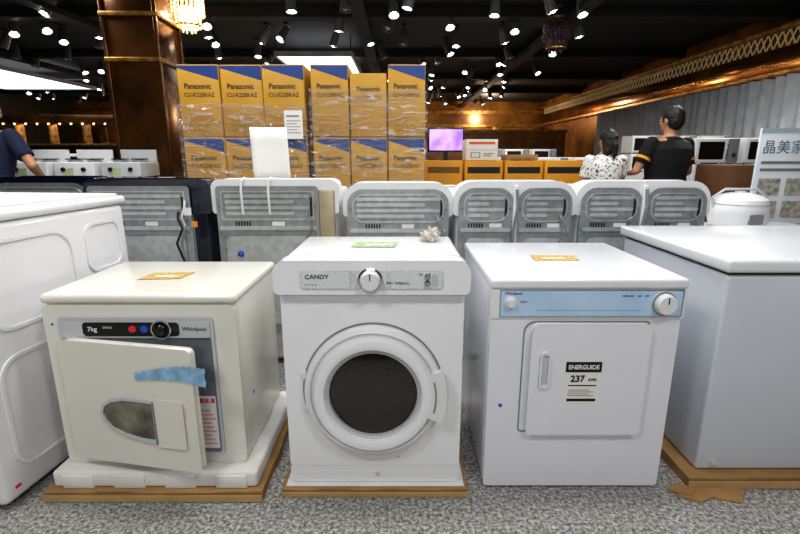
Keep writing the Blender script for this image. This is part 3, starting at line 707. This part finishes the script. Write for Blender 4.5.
# standing sign board
r=root('sign_board','white standing advertising board with Chinese lettering','sign',(2.86,3.38,0))
B().box(-.33,.33,0,.02,.25,1.345,.004).done('board',r,mat('pale_board','#dfe3e8',.5,vs=3,col2='#cfd9e0'))
B().box(-.33,.33,-.002,.0,1.31,1.345).done('header_band',r,mat('sign_green','#a9bcc2',.5))
text('晶美家電',r,.10,(-.31,-.003,1.21),mat('sign_grey_blue','#6b7888',.5),align='LEFT')
bb=B()
for i in range(2): bb.box(-.3,.25-(i%3)*.06,-.003,0,1.10-i*.05,1.12-i*.05)
for i in range(7): bb.box(-.3,.2-(i%3)*.06,-.003,0,.66-i*.05,.675-i*.05)
bb.done('printed_text_block',r,GREY)
PH=mat('print_photo','#7d8d89',.5,vs=30,col2='#c9bdb0')
for xx in (-.22,-.02,.18):
    for zz in (.94,.78): B().prism(rrect(xx-.08,xx+.08,zz-.06,zz+.06,.01),-.005,-.003).done('printed_picture',r,PH)
for sx in (-.28,.28): B().tube([(sx,.02,.3),(sx,.02,0.01)],.012,8).tube([(sx,-.08,.012),(sx,.2,.012)],.012,8).done('stand_leg',r,GREY)
def chair(x,y,rz):
    D=root('banquet_chair','white-covered banquet chair standing by the tables','chair',(x,y,0),rz,'banquet chairs')
    B().box(-.22,.22,-.22,.22,.42,.50,.03).done('seat',D,CLOTH)
    B().prism(rrect(-.21,.21,.48,1.0,(.01,.01,.1,.1)),.18,.23,bev=.015).done('backrest',D,CLOTH)
    for sx in (-.19,.19):
        for sy in (-.19,.19): B().tube([(sx,sy,0),(sx*.95,sy*.95,.43)],.014,8).done('leg',D,GOLD)
for (x,y) in ((4.9,6.6),(5.4,9.3),(5.2,10.2),(3.9,9.2)): chair(x,y,R.uniform(-.4,.4))
r=root('wooden_counter','long brown wooden counter against the far wall','counter',(2.5,16,0))
B().box(-3,3,0,.6,0,1.9,.02).done('counter_body',r,mat('brown_wood','#6b4522',.3,vs=3,col2='#8c6030')); B().box(-3.05,3.05,-.05,.65,1.9,1.98,.01).done('counter_top',r,GOLD)

# ================================================================= PEOPLE
def person(label,x,y,rz,H,shirt,arms,lean=0,hairtype='short',bulk=1.0,hs=1.0):
    D=root('person',label,'person',(x,y,0),rz); s=H/1.70; D.scale=(s,s,s)
    k=bulk
    bb=B()
    T=[(0,0,.84,.15*k,.10*k),(0,0,.93,.168*k,.118*k),(0,0,1.06,.145*k,.105*k),(0,0,1.2,.17*k,.115*k),(0,0,1.32,.19*k,.11*k),(0,-.005,1.39,.165*k,.085),(0,-.005,1.43,.10,.065),(0,0,1.455,.06,.055)]
    bb.loft(T); bb.tube([(0,-.005,1.40),(0,0,1.47),(0,.012,1.54)],[.064,.057,.058],14)
    hz=1.585
    bb.ell((0,.012,hz+.01),.078,.096,.107); bb.ell((0,.04,hz-.06),.054,.057,.057)
    bb.ell((0,.105,hz-.015),.012,.022,.026,seg=10); bb.ell((0,.09,hz+.025),.05,.02,.016,seg=10)
    for sx in (-1,1):
        bb.ell((sx*.080,.0,hz-.005),.012,.022,.034,seg=10); bb.ell((sx*.04,.08,hz-.03),.022,.02,.02,seg=10)
    def hand(w,dv,side):
        dv=Vector(dv).normalized(); up=Vector((0,0,1)) if abs(dv.z)<.8 else Vector((0,1,0))
        sv=dv.cross(up).normalized(); nv=sv.cross(dv)
        w=Vector(w)
        for q in range(4): bb.tube([w+sv*(q-1.5)*.012,w+dv*.085+sv*(q-1.5)*.021],[.016,.012],8)
        for q,ln in enumerate((.062,.074,.070,.055)):
            a=w+dv*.08+sv*(q-1.5)*.021
            bb.tube([a,a+dv*ln*.45-nv*.006,a+dv*ln*.75-nv*.018,a+dv*ln*.95-nv*.034],[.0098,.0092,.0088,.007],8)
        a=w+dv*.025-sv*.02*side
        bb.tube([a,a+dv*.028-sv*.028*side-nv*.008,a+dv*.062-sv*.036*side-nv*.02],[.013,.011,.009],8)
    for side,(el,wr) in zip((-1,1),arms):
        sh=Vector((side*.185*k,0,1.375)); el=Vector(el); wr=Vector(wr)
        bb.ell(sh,.052,.05,.05); bb.tube([sh,sh.lerp(el,.4),el],[.052,.047,.038],12); bb.ell(el,.038,.038,.038,seg=12)
        bb.tube([el,el.lerp(wr,.35),wr],[.038,.036,.025],12); hand(wr,wr-el,side)
        lx=side*.09
        bb.tube([(lx,0,.90),(lx*1.05,.01,.68),(lx*1.05,.02,.49)],[.088,.075,.055],14); bb.ell((lx*1.05,.02,.49),.055,.055,.055,seg=12)
        bb.tube([(lx*1.05,.02,.49),(lx*1.05,.0,.33),(lx*1.05,-.005,.09)],[.054,.052,.034],14)
        bb.ell((lx*1.05,.05,.045),.042,.115,.04,seg=14)
    me=remesh(bb,.0085,2); me.materials.append(SKIN)
    def bend(me):
        if lean:
            for v in me.vertices:
                t=max(0,v.co.z-.9)
                a=lean*min(1,t/.25); c,sn=math.cos(a),math.sin(a)
                yy,zz=v.co.y,v.co.z-.9
                if t>0: v.co.y=yy*c+zz*sn; v.co.z=.9+zz*c-yy*sn
        return me
    obj('body',bend(me),D)
    bb=B(); bb.loft([(a,b_,z,rx+.014,ry+.014) for a,b_,z,rx,ry in T[1:6]]); bb.loft([(0,-.005,1.37,.17*k+.01,.095),(0,-.005,1.425,.115,.08),(0,0,1.437,.08,.07)])
    for side,(el,wr) in zip((-1,1),arms):
        sh=Vector((side*.18*k,0,1.37)); e2=sh.lerp(Vector(el),.72); bb.ell(sh,.068,.066,.064); bb.tube([sh,e2],[.067,.064],16)
    me=remesh(bb,.011,2); me.materials.append(shirt); obj('shirt',bend(me),D)
    bb=B(); bb.loft([(0,0,.80,.165*k,.12),(0,0,.90,.178*k,.128),(0,0,.97,.165*k,.12)])
    for side in (-1,1): bb.tube([(side*.09,0,.88),(side*.095,.01,.68),(side*.095,.02,.49),(side*.095,.0,.10)],[.10,.088,.070,.056],16)
    me=remesh(bb,.012,2); me.materials.append(JEAN); obj('trousers',bend(me),D)
    for side in (-1,1):
        b2=B(); b2.ell((side*.095,.055,.05),.05,.135,.048).box(side*.095-.045,side*.095+.045,-.07,.17,0.002,.025,.01)
        m_=remesh(b2,.01,1); m_.materials.append(SHOE); obj('shoe',m_,D)
    bb=B(); bb.ell((0,-.006,hz+.03),.092,.106,.104); bb.ell((0,-.035,hz-.01),.084,.078,.085)
    if hairtype=='short': bb.ell((0,-.045,hz-.045),.068,.052,.05); bb.ell((0,.05,hz+.095),.055,.045,.03)
    else:
        bb.ell((0,-.05,hz-.05),.082,.062,.085); bb.ell((-.03,-.06,hz-.11),.05,.05,.06); bb.ell((.02,-.085,hz+.03),.045,.045,.045); bb.tube([(.02,-.085,hz+.03),(.02,-.12,hz-.05),(.03,-.115,hz-.14),(.035,-.1,hz-.2)],[.03,.036,.03,.01],12)
    me=remesh(bb,.009,2)
    for v in me.vertices: v.co+=v.normal*.006*noise.noise(v.co*45)
    me.materials.append(HAIR); obj('hair',bend(me),D,'black short hair' if hairtype=='short' else 'black hair tied back')
    for sx in (-1,1):
        e=B(); e.ell((sx*.032,.092,hz+.005),.014,.010,.008,seg=10,mi=0).ell((sx*.032,.1005,hz+.005),.006,.004,.0065,seg=8,mi=1)
        m_=e.mesh('eye',[EYEW,BLACK]); obj('eye',bend(m_),D)
    e=B().ell((0,.092,hz-.062),.024,.008,.007,seg=10); m_=e.mesh('lips',LIP); obj('mouth',bend(m_),D)
    return D
D=person('man in black t-shirt with yellow sleeve bands seen from behind',2.38,4.25,.42,1.565,TEEB,(((-.33,.06,1.12),(-.16,.24,1.10)),((.35,.02,1.10),(.24,.2,1.0))),bulk=1.38)
B().tube([(-.292,.03,1.245),(-.302,.034,1.222)],[.069,.069],18).done('sleeve_band',D,YSTR,'yellow sleeve band')
B().tube([(.295,.008,1.25),(.305,.01,1.226)],[.069,.069],18).done('sleeve_band',D,YSTR,'yellow sleeve band')
person('woman in black and white floral blouse with tied black hair',1.92,4.45,.15,1.385,FLOR,(((-.25,.04,1.10),(-.2,.2,.95)),((.25,.05,1.12),(.18,.2,1.0))),hairtype='tied',bulk=1.1)
person('man in navy t-shirt leaning over the display table',-3.23,3.72,-.1,1.62,TEEN,(((-.30,.08,1.10),(-.22,.28,1.08)),((.38,.0,1.14),(.30,.18,1.05))),lean=.12,bulk=1.15)

# ================================================================= LIGHTS
def area(x,y,z,sx,sy,e,rx=0,rz=0,col=(1,.99,.97)):  # area lights added out of view to carry the overhead and front light
    L=bpy.data.lights.new('fill_area_light','AREA'); L.shape='RECTANGLE'; L.size=sx; L.size_y=sy; L.energy=e; L.color=col
    o=bpy.data.objects.new('fill_area_light',L); COL.objects.link(o); o.location=(x,y,z); o.rotation_euler=(rx,0,rz)
area(-1.6,-.5,3.3,.7,.5,38,.5); area(1.3,-.5,3.3,.7,.5,34,.5); area(0,1.7,3.35,2.0,.3,44)
area(-2.2,3.0,3.35,1.6,.3,54); area(1.8,3.2,3.35,1.6,.3,54); area(-.2,-2.6,2.4,1.6,.8,42,1.2)  # last one is an added front fill behind the camera, below the ceiling
area(3.8,5.8,3.35,1.2,.4,75); area(-4.5,5.6,3.35,1.2,.4,45); area(.2,5.6,3.35,1.6,.3,30)
for x in (-8,-2,3.5):  # added warm point lights that brighten the far wall, without any fixture
    L=bpy.data.lights.new('wall_fill_light','POINT'); L.energy=160; L.color=(1,.8,.55); L.shadow_soft_size=.08
    o=bpy.data.objects.new('wall_fill_light',L); COL.objects.link(o); o.location=(x,19.2,2.8)
w=bpy.data.worlds.new('w'); S.world=w; w.use_nodes=True; w.node_tree.nodes['Background'].inputs[0].default_value=(.02,.02,.025,1)
# ================================================================= CAMERA
cd=bpy.data.cameras.new('camera'); cd.sensor_width=36; cd.lens=20.925; cd.clip_start=.05; cam=bpy.data.objects.new('camera',cd); COL.objects.link(cam)
cam.location=(0,0,1.16); cam.rotation_euler=(math.radians(90-13.5),0,0); S.camera=cam
S.view_settings.view_transform='Standard'
try: S.view_settings.look='Medium High Contrast'
except Exception as ex: print('look',ex)
